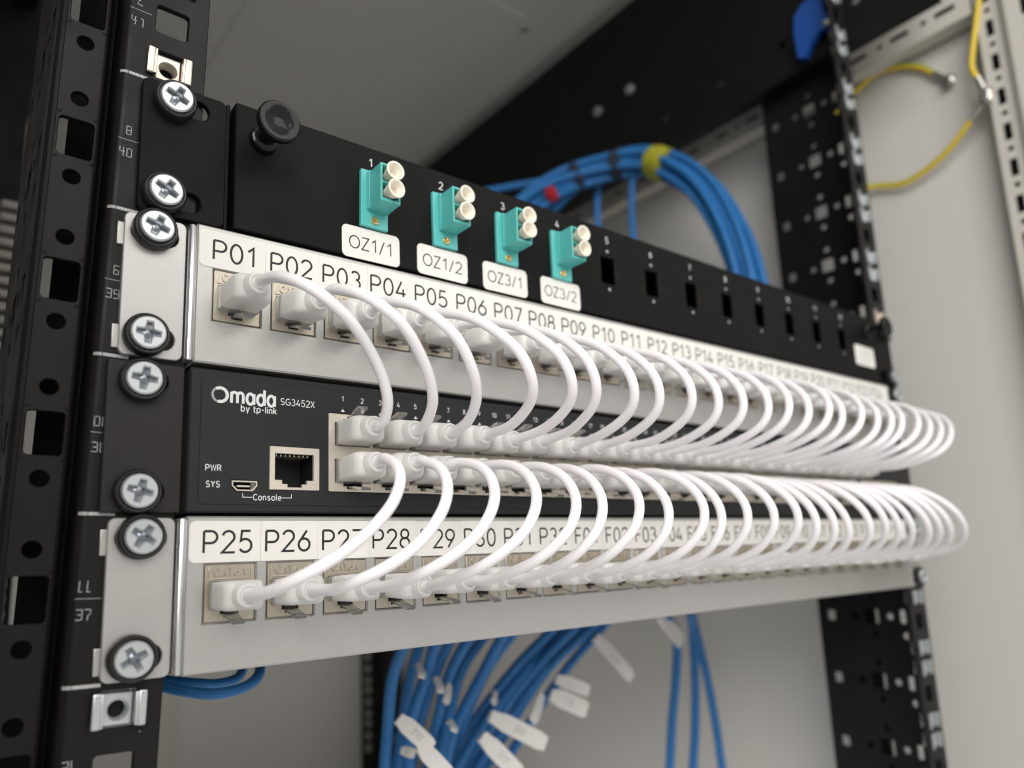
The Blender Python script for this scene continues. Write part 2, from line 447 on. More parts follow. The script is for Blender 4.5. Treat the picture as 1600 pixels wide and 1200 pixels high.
# ================================================================== CABINET
cab = thing('server_cabinet', 'light grey server cabinet enclosing the black rails and the patch panels', 'cabinet', (0, 0, -300))
CZ = 300.0
MB('panel').box(318, 320, -130, 900, -300 + CZ, 600 + CZ).obj('side_panel', cab)
MB('panel').box(-322, -320, -130, 900, -300 + CZ, 600 + CZ).obj('side_panel', cab)  # unseen left panel, put in to shade the left margin
roof = MB('panel').box(-320, 318, -130, 900, 600 + CZ, 602 + CZ).obj('roof_panel', cab)
MB('panel').box(-60, 190, 305, 600, 598.6 + CZ, 600.2 + CZ, 0.6).obj('roof_cover_plate', roof)
MB('steel').lathe((198.4, 318.8, 600 + CZ), (0, 0, -1), [(-1, 4), (1.2, 4), (2.2, 3)]).obj('roof_screw', roof)
door = MB('panel').box(-320, 318, 900, 902, -300 + CZ, 600 + CZ).obj('rear_door', cab)
MB('frame').box(-24, 10, 878, 900, -300 + CZ, 600 + CZ, 2).obj('door_stiffener', door)
MB('panel').box(-318, 316, 600, 898, -0.5, 1.5).obj('base_shade_panel', cab)  # unseen base panel, added and cut short to darken the rear interior
# punched front and rear posts, right-hand depth rails
def post_strip(xa, ya, yb, z0, z1, name, flip=1):
    mb = MB('frame')
    L = yb - ya; yc = (ya + yb) / 2; holes = []
    z = z0 + 6
    k = 0
    while z < z1 - 16:
        if k % 2 == 0: holes.append(rect(yc - L * .17, yc + L * .17, z, z + 13, .8, 2)); z += 18.6
        else: holes.append(circ(yc, z + 2.2, L * .14, 10)); z += 8.8
        k += 1
    mb.plate(rect(ya, yb, z0, z1), holes, 1.6, lambda u, v, w: (xa + w, u, v))
    return mb
post = post_strip(300, -84, -69, -250 + CZ, 560 + CZ, 'p').box(301, 316, -69.6, -68, -250 + CZ, 560 + CZ).box(301, 306, -86, -84.2, -250 + CZ, 560 + CZ).obj('frame_post', cab)
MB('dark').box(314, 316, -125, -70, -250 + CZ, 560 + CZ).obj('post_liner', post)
p2 = post_strip(294, -116, -88.5, -250 + CZ, 560 + CZ, 'p').box(294.8, 300, -88.5, -86.6, -250 + CZ, 560 + CZ).obj('frame_post', cab)
def rail_strip(x, y0, y1, z0, z1):
    mb = MB('frame', 'dark'); holes = []; y = y0 + 10; k = 0
    while y < y1 - 24:
        if k % 2 == 0: holes.append(rect(y, y + 15, (z0 + z1) / 2 - 2.2, (z0 + z1) / 2 + 2.2, .8, 2)); y += 23
        else: holes.append(circ(y, (z0 + z1) / 2, 2.4, 10)); y += 11
        k += 1
    mb.plate(rect(y0, y1, z0, z1), holes, 1.6, lambda u, v, w: (x + w, u, v))
    mb.box(x + 0.8, x + 14, y0, y1, z1 - 1.6, z1); mb.box(x + .8, x + 14, y0, y1, z0, z0 + 1.6)
    mb.box(x + 10, x + 12, y0, y1, z0 + 1.7, z1 - 1.7, 0, 1)
    return mb
rail_strip(300, -67, 800, 411 + CZ, 437 + CZ).obj('frame_rail', cab)
rail_strip(300, -67, 800, -285 + CZ, -259 + CZ).obj('frame_rail', cab)
MB('frame').box(298, 317, 806, 866, -300 + CZ, 598 + CZ, 1.5).obj('rear_post', cab)
MB('frame').box(-319, -298, 806, 866, -300 + CZ, 598 + CZ, 1.5).obj('rear_post', cab)
MB('frame').box(-319, -300, -116, -69, -250 + CZ, 560 + CZ, 1.5).obj('frame_post', cab)

# deep black struts running front to back near the roof
def strut(sign, label):
    t = thing('depth_strut', label, 'strut', (sign * 245, 320, 404))
    mb = MB('strut')
    mb.plate(rect(-382, 370, 0, 176), [slot(-59 + 0, 81.5, 4, 3), slot(-104, 82, 4, 3)] + [circ(-330 + 62 * i, 30, 3.2, 10) for i in range(11)], 1.6, lambda u, v, w: (w * 1.0, u, v))
    mb.box(0.8 if sign > 0 else -14, 14 if sign > 0 else -.8, -382, 370, 0, 1.6)
    mb.box(0.8 if sign > 0 else -14, 14 if sign > 0 else -.8, -382, 370, 174.4, 176)
    mb.obj('channel', t)
    for y in (-59, -104):
        MB('zinc').lathe((0, y, 82), (-sign, 0, 0), [(0.9, 5.2), (3.0, 5.0), (3.8, 3.6)], 12).obj('zinc_disc', t)  # pale zinc disc over each slot
    return t
strut(1, 'tall black depth strut behind the top of the right rack rail')
strut(-1, 'tall black depth strut behind the top of the left rack rail')

# ================================================================== RACK RAILS
def hole_sq(z, x, s=4.75, sz=None): return rect(x - s, x + s, z - (sz or s), z + (sz or s), 1.0, 2)
EIA = (6.35, 22.225, 38.1)
def rail(sign, k0, k1, label):
    t = thing('rack_rail', label, 'rack rail', (sign * 232.55, 0, 95))
    zz0, zz1 = k0 * U - 95, k1 * U - 95
    F = lambda x: (x - 232.55) * sign
    flange = MB('rail')
    holes = [hole_sq(k * U + e - 95, 232.55) for k in range(k0, k1) for e in EIA]
    flange.plate(rect(221.75, 243.9, zz0, zz1), holes, 2.0, lambda u, v, w: (F(u), 1.0 - w, v), 0.25)
    flange.obj('front_flange', t)
    # rounded outer bend, groove and return
    prof = [(243.6, 0.0)] + [(243.6 + 2.6 * math.sin(math.radians(a)), 2.6 - 2.6 * math.cos(math.radians(a))) for a in (18, 36, 54, 72, 90)] + [(246.2, 15.0), (248.0, 15.6), (248.2, 15.0), (248.2, 9.4)] + \
           [(249.4 - 1.3 * math.cos(math.radians(a)), 9.3 - 1.3 * math.sin(math.radians(a))) for a in (20, 45, 70, 90)]
    body = MB('rail')
    for a, b in zip(prof, prof[1:]):
        body._poly([body.bm.verts.new((F(a[0]), a[1], zz0)), body.bm.verts.new((F(b[0]), b[1], zz0)), body.bm.verts.new((F(b[0]), b[1], zz1)), body.bm.verts.new((F(a[0]), a[1], zz1))], 0)
    bmesh.ops.remove_doubles(body.bm, verts=body.bm.verts, dist=1e-4)
    body.obj('groove_bend', t, normals=False)
    strip = MB('rail')
    sh = []
    for k in range(k0, k1):
        m = k * U + 22.2 - 95
        sh.append(rect(254.6 - 4.6, 254.6 + 4.6, m - 6.1, m + 6.1, 1.2, 3)); sh.append(circ(254.6, m + 13.0, 2.3, 14)); sh.append(circ(254.6, m - 12.5, 2.3, 14))
    strip.plate(rect(249.3, 260.2, zz0, zz1), sh, 1.8, lambda u, v, w: (F(u), 8.9 - w, v), 0.2)
    # pressed corners round the square holes
    for k in range(k0, k1):
        m = k * U + 22.2 - 95
        for cx in (249.9, 259.3):
            for cz in (m - 7.2, m + 7.2):
                strip.lathe((F(cx), 8.0, cz), (0, -1, 0), [(-.2, .8), (.10, .5), (.18, .2)], 8)
    strip.obj('side_strip', t)
    if sign < 0:
        MB('strut').box(F(241.5), F(254.4), 33, 35, zz0, zz1).obj('strip_hole_backing', t)  # black sheet added so the strip holes look dark
    web = MB('rail')
    wh = []
    for k in range(k0, k1):
        m = k * U + 22.2 - 95
        wh.append(rect(40.5, 50.5, m - 5.2, m + 5.2, 1, 2))
        for a, b in ((57.6, 0), (32.4, 0), (45, 12.7), (45, -12.7)): wh.append(circ(a, m + b, 2.4, 10))
        wh.append(rect(18.5, 25.5, m - 4.6, m + 4.6, .8, 2)); wh.append(circ(22.5, m - 13, 2.4, 10))
        wh.append(rect(73, 79, m - 3.6, m + 3.6, 1, 2))
    web.plate(rect(9.8, 86, zz0, zz1), wh, 1.8, lambda u, v, w: (F(261.4) + w, u, v), 0.2)
    for a in range(0, 90, 30):       # bend between strip and web
        r0, r1 = math.radians(a), math.radians(a + 30)
        web._poly([web.bm.verts.new((F(260.2 + 1.9 * math.sin(q)), 9.8 - 1.9 * math.cos(q), z)) for q, z in ((r0, zz0), (r1, zz0), (r1, zz1), (r0, zz1))], 0)
    web.obj('side_web', t)
    if sign > 0:
        MB('strut').box(F(266), F(267.5), 45.5, 63, zz0, 18 - 95).obj('web_hole_backing', t)  # black sheet added to dim half of the lower web holes
    return t
rl = rail(-1, -4, 12, 'black left rack rail with square holes and white printed unit numbers')
rr = rail(1, -5, 12, 'black right rack rail with silver clips along its front flange')
rl.rotation_euler = (0, math.radians(1.65), 0)
# unit numbers printed on the left rail: counted from below, and upside-down from above
FP = lambda u, v, w: (u + 232.55, -0.05 - w, v - 95)
for k in range(-2, 8):
    mid = k * U + 22.2; off = -243.5
    lo = MB('white_ink'); dotdigits(lo, str(37 + k), off - .6, mid - 5.4, 1.25, 2.6, FP)
    dotdigits(lo, str(11 - k), off + (-.6 if 11 - k >= 10 else .75), mid + 1.8, 1.25, 2.6, FP, True)
    dots(lo, -244.7, mid, -238.8, mid, FP, .16, .28, .02)
    lo.obj('unit_number', rl, normals=False)
    tk = MB('white_ink')
    for j in range(18):
        x = -243.5 + j * .36
        tk._poly([tk.bm.verts.new(FP(x + a, k * U + b, 0)) for a, b in ((0, -.45), (.26, -.45), (.26, .45), (0, .45))], 0, False)
    for j in range(8):       # the tick carries on round the bend
        a0 = math.radians(4 + j * 6.5); a1 = a0 + math.radians(4)
        tk._poly([tk.bm.verts.new((-(243.6 + 2.65 * math.sin(a)) + 232.55, 2.6 - 2.65 * math.cos(a), k * U + b - 95)) for a, b in ((a0, -.45), (a1, -.45), (a1, .45), (a0, .45))], 0, False)
    tk.obj('unit_tick', rl, normals=False)

def rear_rail(sign, label):
    t = thing('rack_rail', label, 'rack rail', (sign * 232.55, 760, 95))
    zz0, zz1 = -5 * U - 95 - 70, 11 * U - 95
    mb = MB('rail')
    mb.plate(rect(221.75, 246, zz0, zz1), [hole_sq(k * U + e - 95, 232.55) for k in range(-5, 11) for e in EIA], 2, lambda u, v, w: ((u - 232.55) * sign, w, v))
    mb.obj('rear_flange', t)
    wb = MB('rail')
    wb.plate(rect(-72, -2, zz0, zz1), [rect(-48, -38, k * U + 17 - 95, k * U + 27 - 95, 1, 2) for k in range(-5, 11)] + [circ(-26, k * U + 12 - 95, 2.4, 10) for k in range(-5, 11)], 2, lambda u, v, w: ((246 - 232.55) * sign + w, u, v))
    wb.obj('side_web', t)
rear_rail(1, 'black rear rack rail far back on the right behind the blue cables')
rear_rail(-1, 'black rear rack rail far back on the left edge')

# ridged duct and bracket deep behind the left rail
dt = thing('cable_duct', 'ridged grey vertical cable duct deep behind the left rack rail', 'cable duct', (-246, 300, -250))
MB('strut').box(-34, 13, 8.2, 44, -40, 850).obj('back_channel', dt)
fg = MB('duct')
for i in range(62): fg.box(-9, 9, -6, 8, 4 + i * 8.2, 4 + i * 8.2 + 5.2, 1.6)
fg.obj('finger', dt)['kind'] = 'stuff'
MB('frame').box(-251.6, -249.6, 150, 205, -250, 262, .4).obj('mounting_bracket', label='pale upright bracket plate behind the left rack rail', cat='bracket')

# ================================================================== RACK SCREWS AND CAGE NUTS
def cross(r, w, c=.5):
    p = []
    for q in range(4):
        a = math.radians(90 * q)
        for (u, v) in ((r, -w * .85), (r, w * .85), (w + c * .9, w + c * .25), (w + c * .25, w + c * .9)):
            p.append((u * math.cos(a) - v * math.sin(a), u * math.sin(a) + v * math.cos(a)))
    return p
def screw_meshes():
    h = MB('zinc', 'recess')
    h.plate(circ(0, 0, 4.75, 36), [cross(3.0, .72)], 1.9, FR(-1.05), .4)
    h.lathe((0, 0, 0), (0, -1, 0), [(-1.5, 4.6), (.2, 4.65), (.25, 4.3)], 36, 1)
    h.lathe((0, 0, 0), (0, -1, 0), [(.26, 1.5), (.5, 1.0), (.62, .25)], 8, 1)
    w = MB('rubber')
    w.lathe((0, 0, 0), (0, -1, 0), [(0, 6.2), (2.6, 6.15), (3.3, 5.9), (3.55, 5.6), (3.5, 5.25), (2.5, 5.1), (2.4, 2)], 40, cap0=False)
    return h.mesh('screw_head'), w.mesh('washer')
SH, SW = screw_meshes()
def screw(x, y, z, ang, label, tilt=(0, 0), group='rack screws'):
    t = thing('rack_screw', label, 'screw', (x, y, z), group)
    inst('washer', SW, t)
    inst('screw_head', SH, t, (0, -2.7, 0), (math.radians(tilt[0]), math.radians(ang), math.radians(tilt[1])))
    return t
for x, z, ang, tl, lab in [
    (-228.6, 171.2, 25, (4, -2), 'zinc cross-head screw at the top of the black panel left ear'),
    (-230.6, 140.0, 28, (0, 2), 'zinc cross-head screw at the bottom of the black panel left ear'),
    (-232.6, 127.9, 20, (-3, 0), 'zinc cross-head screw at the upper corner of the silver ear beside P01'),
    (-233.6, 95.5, 4, (0, 0), 'zinc cross-head screw at the lower corner of the silver ear beside P01'),
    (-234.0, 82.2, 8, (2, -3), 'zinc cross-head screw at the top of the switch left ear'),
    (-234.0, 50.6, 14, (0, 3), 'zinc cross-head screw at the bottom of the switch left ear'),
    (-232.5, 38.3, 33, (3, 3), 'zinc cross-head screw at the upper corner of the silver ear beside P25'),
    (-233.3, 6.4, 62, (4, -2), 'zinc cross-head screw at the lower corner of the silver ear beside P25')]:
    screw(x, -2.05, z, ang, lab, tl)
for z, lab in [(171.45, 'zinc screw at the top of the black panel right ear'), (139.7, 'zinc screw at the bottom of the black panel right ear'), (127.0, 'zinc screw at the top of the upper patch panel right ear'),
               (95.25, 'zinc screw at the bottom of the upper patch panel right ear'), (82.55, 'zinc screw at the top of the switch right ear'), (50.8, 'zinc screw at the bottom of the switch right ear'),
               (38.1, 'zinc screw at the top of the lower patch panel right ear'), (6.35, 'zinc screw at the bottom of the lower patch panel right ear')]:
    screw(233.2, -2.05, z, random.uniform(0, 90), lab, (random.uniform(-3, 3), random.uniform(-3, 3)))

def nut_meshes(m='nut'):
    c = MB(m)
    for s in (-1, 1):
        c.box(min(s * 4.35, s * 6.5), max(s * 4.35, s * 6.5), -1.5, -.15, -4.5, 4.5, .45)
        c.box(min(s * 3.7, s * 4.5), max(s * 3.7, s * 4.5), -1.4, 5.0, -4.3, 4.3, .25)
    b = MB(m, 'dark')
    b.plate(rect(-3.55, 3.55, -4.2, 4.2, .4, 2), [circ(0, -.2, 2.55, 24)], 4.4, FR(3.6), .3)
    for i in range(4): b.lathe((0, 1.8 + i * .9, -.2), (0, 1, 0), [(0, 2.6), (.45, 2.25), (.9, 2.6)], 24, cap0=False, cap1=False)
    b.box(-3.5, 3.5, 6.2, 6.6, -4, 4, 0, 1)
    return c.mesh('spring_cage'), b.mesh('nut')
NC, NB = nut_meshes()
ZC, ZB = nut_meshes('zinc')
def cage_nut(x, y, z, label, group, rot=0.0, zinc=False):
    t = thing('cage_nut', label, 'cage nut', (x, y, z), group)
    inst('spring_cage', ZC if zinc else NC, t); inst('nut', ZB if zinc else NB, t)
    t.rotation_euler = (0, math.radians(rot), 0)
def lean(z): return -232.55 + (z - 95) * math.tan(math.radians(1.65))
cage_nut(lean(184.15), 0, 184.15, 'shiny cage nut with open thread right above the topmost left screw', 'cage nuts in the left rail', 1.65)
cage_nut(lean(215.9), 0, 215.9, 'cage nut cut off by the top edge above the empty square rail hole', 'cage nuts in the left rail', 1.65)
cage_nut(lean(-6.35), -1.2, -6.35, 'silver cage nut standing just under the lowest left screw', 'cage nuts in the left rail', 1.65, True)
cage_nut(lean(-38.1), 0, -38.1, 'cage nut low in the left rail under its empty square hole', 'cage nuts in the left rail', 1.65)
ORD = 'first second third fourth fifth sixth seventh eighth ninth tenth eleventh twelfth thirteenth fourteenth'.split()
for k in range(-3, 11):
    for e in (6.35, 38.1):
        z = k * U + e
        if 0 < z < 177: continue
        n = (2 * (k - 4) + (e > 10)) if z > 100 else (-2 * k - 1 - (e > 10))
        od = ORD[n]
        cage_nut(232.55 + random.uniform(-.4, .4), 0, z + random.uniform(-.5, .5),
                 ('silver cage nut on the right rack rail, %s upward from the black panel' if z > 100 else 'silver cage nut on the right rack rail, %s downward from the lower patch panel') % od,
                 'cage nuts in the right rail above the panels' if z > 100 else 'cage nuts in the right rail below the panels', random.uniform(-2, 2), not 170 < z < 212)

# ================================================================== PATCH PANELS
JX, JP, JW, JZ, JH = -215.79, 18.026, 14.555, 13.89, 16.35
YF = -4.2
def jack_meshes():
    j = MB('nickel', 'dark')
    opening = [(1.55, 3.75), (4.75, 3.75), (4.75, 2.3), (5.7, 2.3), (5.7, 1.35), (8.9, 1.35), (8.9, 2.3), (9.8, 2.3), (9.8, 3.75), (13.0, 3.75), (13.0, 11.35), (1.55, 11.35)]
    j.plate(rect(.2, JW - .2, .2, JH - .2, .35, 2), [opening], 3.0, FR(YF + 1.75), .14)
    j.box(1.1, JW - 1.1, YF - .05, YF + .35, 12.0, 12.28, .1)
    j.box(1.1, 1.4, YF - .05, YF + .35, 12.2, 15.6, .1); j.box(JW - 1.4, JW - 1.1, YF - .05, YF + .35, 12.2, 15.6, .1)
    for a in ((.6, 1.5, 1, 12), (13.05, 13.9, 1, 12), (1.5, 13.05, .5, 1.3), (1.5, 13.05, 11.4, 12)):
        j.box(a[0], a[1], YF + 3.3, 22, a[2], a[3], 0, 0)
    j.box(.6, 13.9, 14, 15, .5, 12, 0, 1)
    j.box(1.55, 4.7, YF + 3.3, 14, 1.3, 3.7, 0, 1); j.box(9.9, 13.0, YF + 3.3, 14, 1.3, 3.7, 0, 1)
    e = MB('nickel')
    glyphs(e, 'CAT6A', 2.2, FR(YF + .22), .17, .22, JW / 2, 12.95, 0, True)
    r = bmesh.ops.extrude_face_region(e.bm, geom=list(e.bm.faces))
    for v in r['geom']:
        if isinstance(v, bmesh.types.BMVert): v.co.y -= .32
    return j.mesh('keystone_jack'), e.mesh('embossed_lettering')
JM, JE = jack_meshes()
LABX = [(-.2, None)]
def patch_panel(zb, texts, label, yaw=0.0):
    t = thing('patch_panel', label, 'patch panel', (0, 0, zb), 'silver patch panels')
    f = MB('silver')
    f.plate(rect(-221.0, 221.0, .35, 43.9, .5, 2), [rect(JX + i * JP, JX + i * JP + JW, JZ, JZ + JH) for i in range(24)], 1.6, FR(YF + .8), .5)
    f.box(-221.0, 221.0, YF + .9, 60, .36, 1.9, .4); f.box(-221.0, 221.0, YF + .9, 60, 42.4, 43.88, .4)
    f.obj('front_plate', t)
    for s in (-1, 1):
        e = MB('silver')
        ww = [(-s) * 0, 0]
        xo, xi = s * 240.5, s * 223.4
        e.plate(rect(min(xo, xi), max(xo, xi), .5, 43.6, 2.0, 4), [slot(s * 232.2, 6.35, 3.3, 3.2), slot(s * 232.2, 38.1, 3.3, 3.2)], 2.0, FR(-1.05), .25)
        for zt in ((2.5, 9.5), (33.5, 40.5)):
            e.box(min(s * 239.8, s * 242.0), max(s * 239.8, s * 242.0), -.7, 0.6, zt[0], zt[1], .25)
        e.obj('ear', t)
        b = MB('silver', 'silver_edge')
        b.lathe((s * 222.0, YF + 1.25, .7), (0, 0, 1), [(0, .95), (.3, 1.2), (42.2, 1.2), (42.6, .95)], 14, 1)
        b.box(min(s * 222.9, s * 221.3), max(s * 222.9, s * 221.3), YF + 1.3, 50, .7, 43.4, .3)
        b.obj('folded_end', t)
    for i, tx in enumerate(texts):
        j = inst('keystone_jack', JM, t, (JX + i * JP, random.uniform(-.06, .06), JZ))
        inst('embossed_lettering', JE, j)
        # label tape: one piece per port laid edge to edge
        x0 = JX + i * JP - 2.2; x1 = x0 + JP - .06
        if i == 0: x0 = -220.3
        if i == 23: x1 = 219.6
        dz = random.uniform(-.12, .12); y = YF - .07 - .035 * (i % 2)
        lb = MB('label'); a = rect(x0, x1, 30.62 + dz, 42.45 + dz, 1.7, 5)
        if i not in (0, 23): a = rect(x0, x1, 30.62 + dz, 42.45 + dz, .25, 2)
        elif i == 0: a = [q for q in a if q[0] < (x0 + x1) / 2] ; a = [(x1, 30.62 + dz), (x1, 42.45 + dz)] + a
        else: a = [q for q in a if q[0] > (x0 + x1) / 2]; a = a + [(x0, 42.45 + dz), (x0, 30.62 + dz)]
        lb.plate(a, [], .12, FR(y - .06))
        lo = lb.obj('label_tape', t)
        ltr = MB('ink')
        cx = JX + i * JP + 6.25 + random.uniform(-.3, .3)
        glyphs(ltr, tx, 6.15, FR(y - .135), .118, .2, cx, 33.35 + dz, 0, True, 1.02)
        ltr.obj('lettering', lo, normals=False)
    return t
UP = ['P%02d' % i for i in range(1, 25)]
LO = ['P%02d' % i for i in range(25, 33)] + ['F%02d' % i for i in range(1, 17)]
patch_panel(2 * U, UP, 'upper silver patch panel labelled from P01 right below the black fibre panel')
patch_panel(0, LO, 'lower silver patch panel labelled from P25 at the bottom of the stack')

# ================================================================== NETWORK SWITCH
sw = thing('network_switch', 'charcoal network switch with Omada lettering between the two silver patch panels', 'network switch', (0, 0, U))
ch = MB('switch')
ch.plate(rect(-221.4, 221.4, .5, 43.2, .6, 2), [rect(-177.2, 163.0, 8.2, 32.6), rect(170, 216, 9, 23), rect(-196.6, -182.4, 7.9, 20.3), rect(-209.2, -201, 6.9, 10)], 2.0, FR(YF + 1.2), .5)
ch.box(-220.6, 220.6, YF + 2.3, 220, .52, 1.6); ch.box(-220.6, 220.6, YF + 2.3, 220, 42, 43.18)
ch.box(-220.8, -219.6, YF + 2.3, 220, .6, 43.1); ch.box(219.6, 220.8, YF + 2.3, 220, .6, 43.1)
ch.obj('chassis', sw)
fl = MB('film')
fl.plate(rect(-218.2, 218.2, 2.9, 40.8, 1.3, 4), [rect(-178.7, 164.2, 7.2, 33.4), rect(169, 217, 8, 24), rect(-197.9, -181.4, 7.4, 21.2), [(-209.2, 10.3), (-209.2, 8.3), (-207.5, 6.6), (-202.7, 6.6), (-201.0, 8.3), (-201.0, 10.3)]], .25, FR(YF + .08), .06)
fl.obj('front_film', sw)
ol = MB('dark')
ol.stroke(rect(-218.35, 218.35, 2.75, 40.95, 1.3, 4), .16, FR(YF + .17), 0, True)
ol.obj('film_outline', sw, normals=False)
for s in (-1, 1):
    e = MB('black_brown_sheen')
    xo, xi = s * 242.8, s * 222.4
    e.plate(rect(min(xo, xi), max(xo, xi), .5, 43.4, .6, 3), [slot(s * 232.8, 6.35, 3.3, 2.6), slot(s * 232.8, 38.1, 3.3, 2.6)], 2.0, FR(-1.05), .3)
    e.obj('ear', sw)
# port blocks: two rows of eight per block
PB, PO, PP, PX = 114.15, -176.25, 13.93, -178.4
def port_x(k): return PO + 6.3 + PP * (k % 8) + PB * (k // 8)
def port_block(b):
    x0 = PX + PB * b; mb = MB('port', 'dark'); holes = []
    for c in range(8):
        a = PO + PB * b + PP * c; w = 12.55
        up = [(a, 22.5), (a + w, 22.5), (a + w, 30.2), (a + 9.6, 30.2), (a + 9.6, 31.3), (a + 8.3, 31.3), (a + 8.3, 32.2), (a + 4.3, 32.2), (a + 4.3, 31.3), (a + 3.0, 31.3), (a + 3.0, 30.2), (a, 30.2)]
        holes.append(up)
        holes.append([(x, 40.6 - z) for x, z in reversed(up)])
    mb.plate(rect(x0, x0 + PB - .35, 7.5, 33.1, .3, 2), holes, 1.0, FR(YF + .15), .12)
    mb.box(x0 + .3, x0 + PB - .6, YF + 10, YF + 11, 7.6, 33, 0, 1)
    mb.box(x0 + .5, x0 + PB - .8, YF + .7, YF + 10, 18.9, 21.7, 0, 1)
    for c in range(9):
        a = PO + PB * b + PP * c
        mb.box(max(a - 1.2, x0 + .4), min(a - .15, x0 + PB - .5), YF + .7, YF + 10, 8, 32.8, 0, 1)
    return mb
for b in range(3): port_block(b).obj('port_block', sw)
sf = MB('port', 'dark')
sf.plate(rect(170.3, 215.7, 9.3, 22.7, .4, 2), [rect(172 + 11 * i, 181.2 + 11 * i, 11, 21) for i in range(4)], 1.0, FR(YF + .15), .12)
sf.box(170.6, 215.2, YF + 8, YF + 9, 9.5, 22.5, 0, 1)
sf.obj('uplink_cage', sw)
# console socket
cs = MB('port', 'dark')
a0, w = -196.0, 12.4
cs.plate(rect(-197.75, -181.6, 7.55, 21.0, .3, 2), [[(a0, 10.6), (a0 + 2.3, 10.6), (a0 + 2.3, 9.4), (a0 + 4.0, 9.4), (a0 + 4.0, 8.4), (a0 + 8.6, 8.4), (a0 + 8.6, 9.4), (a0 + 10.2, 9.4), (a0 + 10.2, 10.6), (a0 + 12.4, 10.6), (a0 + 12.4, 18.8), (a0, 18.8)]], 1.2, FR(YF + .05), .15)
cs.box(-197.5, -182, YF + 11, YF + 12, 7.6, 20.8, 0, 1)
for q in ((-197.5, -196.1, 7.7, 20.8), (-183.4, -182, 7.7, 20.8), (-196, -183.5, 19, 20.8), (-196, -183.5, 7.7, 8.3)): cs.box(q[0], q[1], YF + .8, YF + 11, q[2], q[3], 0, 1)
for i in range(8): cs.box(-195.1 + i * 1.45, -194.7 + i * 1.45, YF + 1.6, YF + 9, 18.2, 18.75, 0, 0)
cs.obj('console_socket', sw)
us = MB('port', 'dark')
us.plate([(-208.9, 10.0), (-208.9, 8.4), (-207.4, 6.9), (-202.8, 6.9), (-201.3, 8.4), (-201.3, 10.0)], [[(-208.45, 9.55), (-208.45, 8.6), (-207.2, 7.35), (-203.0, 7.35), (-201.75, 8.6), (-201.75, 9.55)]], 1.0, FR(YF + .2), .1)
us.box(-207, -203.2, YF + 1, YF + 6, 8.25, 8.75, 0, 0); us.box(-209, -201.2, YF + 6, YF + 6.6, 6.8, 10.2, 0, 1)
us.obj('usb_socket', sw)
for z in (16.6, 11.7):
    MB('switch').lathe((-214.1, YF, z), (0, -1, 0), [(-.1, .62), (.12, .55), (.2, .3)], 12).obj('indicator_light', sw)
FT = FR(YF - .075)
lg = MB('grey_ink' if False else 'white_ink')
# ring of the O with a sunburst gap at its upper left
ring_o, ring_i = 2.55, 1.62
cx, cz = -212.9, 35.55
for i in range(64):
    a0_, a1_ = 2 * math.pi * i / 64, 2 * math.pi * (i + 1) / 64
    deg = math.degrees(a0_)
    if 120 < deg < 250:
        if i % 2: continue
        a1_ = a0_ + (a1_ - a0_) * .95; ri = ring_i + .25
    else: ri = ring_i
    vs = [lg.bm.verts.new(FT(cx + r * math.cos(a), cz + r * math.sin(a), 0)) for a, r in ((a0_, ri), (a1_, ri), (a1_, ring_o), (a0_, ring_o))]
    lg._poly(vs, 0, False)
glyphs(lg, 'mada', 4.75, FT, .18, .15, -209.55, 33.45, 0, False, .80)
lg.obj('maker_lettering', sw, normals=False)
tl = MB('white_ink'); glyphs(tl, 'by tp-link', 1.95, FT, .15, .21, -206.6, 31.1, 0, False, .90); tl.obj('maker_lettering', sw, normals=False)
ml = MB('white_ink'); glyphs(ml, 'SG3452X', 2.05, FT, .12, .18, -194.4, 34.3, 0, False, .98); ml.obj('model_lettering', sw, normals=False)
pl = MB('white_ink')
glyphs(pl, 'PWR', 1.7, FT, .15, .2, -214.2, 12.7, 0, True); glyphs(pl, 'SYS', 1.7, FT, .15, .2, -214.2, 7.9, 0, True)
glyphs(pl, 'Console', 1.75, FT, .14, .22, -198.1, 4.3, 0, True)
pl.stroke([(-205.6, 6.3), (-205.6, 5.1), (-202.7, 5.1)], .18, FT); pl.stroke([(-193.6, 5.1), (-190.6, 5.1), (-190.6, 6.3)], .18, FT)
pl.obj('front_lettering', sw, normals=False)
pn = MB('white_ink')
for c in range(24):
    for h in range(2):
        x = port_x(c) - 3.4 + 7.1 * h
        glyphs(pn, str(2 * c + 1 + h), 1.6, FT, .14, .2, x, 37.5, 0, True)
        pts = ((-.75, 33.9), (.75, 33.9), (0, 34.9)) if h == 0 else ((-.75, 34.9), (0, 33.9), (.75, 34.9))
        pn._poly([pn.bm.verts.new(FT(x + a, b, 0)) for a, b in pts], 0, False)
pn.obj('port_numbering', sw, normals=False)

# ================================================================== FIBRE PANEL
FZ = 3 * U
fp = thing('fibre_panel', 'black fibre panel with four aqua adapters and a row of empty cutouts on top', 'fibre panel', (0, 0, FZ))
YP = -4.2
fx = lambda i: -161.6 + 30.12 * (i - 1)
pm = MB('powder')
cut = []
for i in range(1, 13):
    c = fx(i)
    if i > 4:
        cut.append(rect(c - 4.6, c + 4.6, 17.0, 29.7, .3, 2)); cut.append(circ(c, 32.7, .8, 8)); cut.append(circ(c, 14.2, .8, 8))
pm.plate(rect(-210.4, 210.4, .6, 44.2, .5, 2), cut, 1.6, FR(YP + .8), .4)
pm.box(-210.4, -208.9, YP + 1.0, 120, .7, 44.1, .3); pm.box(208.9, 210.4, YP + 1.0, 120, .7, 44.1, .3)
pm.box(-210.3, 210.3, YP + 1.0, 120, .62, 1.8); pm.box(-210.3, 210.3, YP + 1.0, 120, 42.9, 44.15)
pm.obj('drawer_front', fp)
MB('dark').box(-205, 205, 60, 61, 2, 42.5).obj('drawer_interior', fp)
